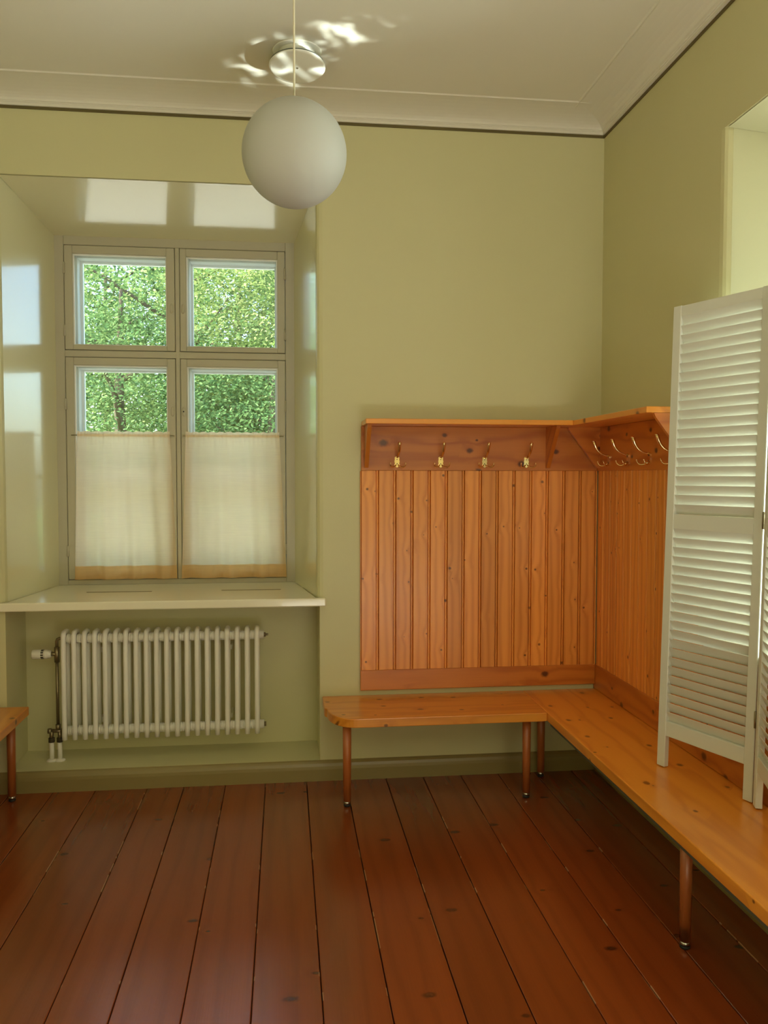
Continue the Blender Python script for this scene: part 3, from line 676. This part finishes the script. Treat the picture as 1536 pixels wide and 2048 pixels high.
# ------------------------------------------------------------------ pendant lamp and ceiling vent
GC = Vector((-1.6785, -1.539, 2.695)); GR = 0.1745
lamp = empty('pendant_lamp', GC); tag(lamp, 'white opal globe pendant lamp hanging on a thin cord', 'lamp')
prof = [(GR*math.sin(a), -GR*math.cos(a)) for a in [PI*i/40 for i in range(40)]]
prof = [(max(r, 0.0), h) for r, h in prof]; prof = [p for p in prof if not (p[1] > 0 and p[0] < 0.028)]
prof += [(0.028, GR*0.988), (0.0, GR*0.988)]
g_ = MB().lathe(prof, (0, 0, 0), 56).build('globe', M_OPAL, lamp)
b = MB(); b.lathe([(0.014, GR*0.985), (0.012, GR+0.004), (0.005, GR+0.010)], (0, 0, 0), 16); b.build('cord_grip', M_CORD, lamp)
b = MB(); b.tube([(0, 0, GR), (0, 0.008, 0.5), (0, 0.012, CEIL-GC.z-0.02)], 0.0036, 8); b.build('cord', M_CORD, lamp)
b = MB(); b.lathe([(0.0, CEIL-GC.z), (0.05, CEIL-GC.z-0.0002), (0.048, CEIL-GC.z-0.03), (0.02, CEIL-GC.z-0.05), (0.0, CEIL-GC.z-0.05)], (0, 0.012, 0), 24); b.build('ceiling_rose', M_VENT, lamp)

VCX, VCY = -1.652, -0.555
vent = empty('ceiling_vent', (VCX, VCY, CEIL)); tag(vent, 'round white ceiling vent with a disc hanging just below the ceiling', 'vent')
MB().lathe([(0.0, -0.0003), (0.108, -0.0003), (0.110, -0.004), (0.106, -0.007), (0.0, -0.007)], (0, 0, 0), 56).build('mounting_ring', M_VENT, vent)
MB().lathe([(0.084, -0.007), (0.080, -0.012), (0.078, -0.050), (0.0, -0.050)], (0, 0, 0), 48).build('throat', M_VENT, vent)
tilt = math.radians(-6.5)
def hung(o): o.location = (0, 0, -0.066); o.rotation_euler = (tilt, 0, 0)
hung(MB().lathe([(0.0, 0.010), (0.118, 0.008), (0.124, 0.005), (0.124, 0.0), (0.0, 0.0)], (0, 0, 0), 56).build('rim_shade', M_RAIL, vent))  # dark ring painted for the shaded side of the disc rim
hung(MB().lathe([(0.0, 0.002), (0.1245, 0.0), (0.126, -0.003), (0.124, -0.006), (0.116, -0.008), (0.0, -0.009)], (0, 0, 0), 64).build('disc', M_VENT, vent))
hung(MB().lathe([(0.0, -0.0115), (0.0045, -0.011), (0.006, -0.009), (0.0, -0.009)], (0, 0, 0), 12).build('screw', M_STEEL, vent))

# ------------------------------------------------------------------ garden outside
M_GRASS = paint('lawn', (0.10, 0.16, 0.035), 0.9, 0.4, 30, 0.35, vscale=1.5)
M_PATH = paint('pale_gravel', (0.50, 0.47, 0.40), 0.9, 0.4, 80, 0.15, vscale=6)
b = MB(); b.add([(-40, OUT+0.02, -0.62), (40, OUT+0.02, -0.62), (40, 50, -0.62), (-40, 50, -0.62)], [(0, 1, 2, 3)])
b.add([(OUT+0.02, -30, -0.62), (40, -30, -0.62), (40, OUT+0.02, -0.62), (OUT+0.02, OUT+0.02, -0.62)], [(0, 1, 2, 3)])
tag(b.build('ground', M_GRASS), kind='structure')
b = MB(); b.box(-14, 10, 1.6, 8.2, -0.66, -0.60); tag(b.build('path', M_PATH), kind='structure')
LEAF = [leaf_mat('leaves_deep_green', (0.040, 0.095, 0.036), (0.11, 0.21, 0.075), (0.26, 0.38, 0.15)),
        leaf_mat('leaves_mid_green', (0.055, 0.13, 0.045), (0.18, 0.30, 0.105), (0.40, 0.50, 0.20)),
        leaf_mat('leaves_yellow_green', (0.11, 0.20, 0.05), (0.34, 0.44, 0.14), (0.60, 0.62, 0.28))]
def tree(label, x, y, h, rad_, zc, mat, nleaf, size, seed, squash=1.0):
    rnd = random.Random(seed)
    t = empty('leafy_tree', (x, y, -0.62)); tag(t, label, 'tree', 'trees outside the window')
    b = MB(); b.tube([(0, 0, -0.05), (0.05, 0, h*0.25), (-0.04, 0.05, h*0.55), (0.03, 0, h*0.85)], [0.16, 0.13, 0.09, 0.03], 8)
    limbs = []
    for k in range(9):
        z0 = h*(0.18+0.07*k); a = rnd.uniform(0, 2*PI); ln = rad_*rnd.uniform(0.6, 0.95)
        e_ = Vector((math.cos(a)*ln, math.sin(a)*ln, z0+ln*rnd.uniform(0.3, 0.7))); limbs.append((Vector((0, 0, z0)), e_))
        b.tube([(0, 0, z0), tuple(Vector((0, 0, z0)).lerp(e_, 0.5)+Vector((0, 0, 0.1))), tuple(e_)], [0.05, 0.03, 0.01], 6)
    b.build('trunk', W_BARK, t)
    b = MB(); cl = []
    for k in range(int(nleaf/34)):                       # leafy sprays on a bumpy crown
        while True:
            p = Vector((rnd.uniform(-1, 1), rnd.uniform(-1, 1), rnd.uniform(-1, 1)))
            if 0.35 < p.length < 1: break
        p = p.normalized()*p.length**0.45
        cl.append(Vector((p.x*rad_, p.y*rad_, zc+0.62+p.z*rad_*squash)))
    for c in cl:
        sz = rnd.uniform(0.16, 0.34)
        if c.z < 0.15: c.z = 0.15+rnd.random()*0.3
        tilt = Vector((rnd.gauss(0, 0.4), rnd.gauss(0, 0.4)-0.3, 1)).normalized()
        for q in range(34):
            o_ = Vector((rnd.gauss(0, sz), rnd.gauss(0, sz), rnd.gauss(0, sz*0.45)))
            p = c+o_; nrm = (tilt+Vector((rnd.gauss(0, 0.45), rnd.gauss(0, 0.45), rnd.gauss(0, 0.3)))).normalized()
            u_ = nrm.orthogonal().normalized(); u_.rotate(Matrix.Rotation(rnd.uniform(0, 2*PI), 3, nrm)); v_ = nrm.cross(u_)
            s_ = size*rnd.uniform(0.7, 1.3)
            b.add([p-u_*s_, p-v_*s_*0.55+u_*s_*0.05+nrm*s_*0.1, p+u_*s_, p+v_*s_*0.55+u_*s_*0.05+nrm*s_*0.1], [(0, 1, 2, 3)])
    fo = b.build('foliage', mat, t); fo['kind'] = 'stuff'
    return t
tree('broad dark green tree filling the lower left panes of the window', -4.6, 10.9, 6.5, 2.6, 2.0, LEAF[0], 40000, 0.036, 1)
tree('dark green tree with shaded foliage in the lower right pane', -1.9, 10.4, 5.2, 2.2, 1.3, LEAF[0], 38000, 0.036, 2)
tree('mid green tree seen through the upper left pane', -4.0, 13.4, 9.0, 3.2, 4.6, LEAF[1], 48000, 0.040, 3)
tree('bright yellow-green tree seen through the upper right pane', -1.4, 12.8, 8.6, 2.6, 4.5, LEAF[2], 42000, 0.037, 4)
tree('mid green tree behind the others in the middle of the window', -2.9, 18.5, 9.5, 3.8, 4.4, LEAF[1], 28000, 0.07, 5)
tree('far dark tree behind the left trees at the edge of the garden', -6.6, 19.5, 10, 3.9, 4.6, LEAF[0], 20000, 0.085, 6)
tree('far dark tree behind the yellow-green tree at the edge of the garden', 0.6, 19.5, 10, 3.9, 4.8, LEAF[0], 20000, 0.085, 7)
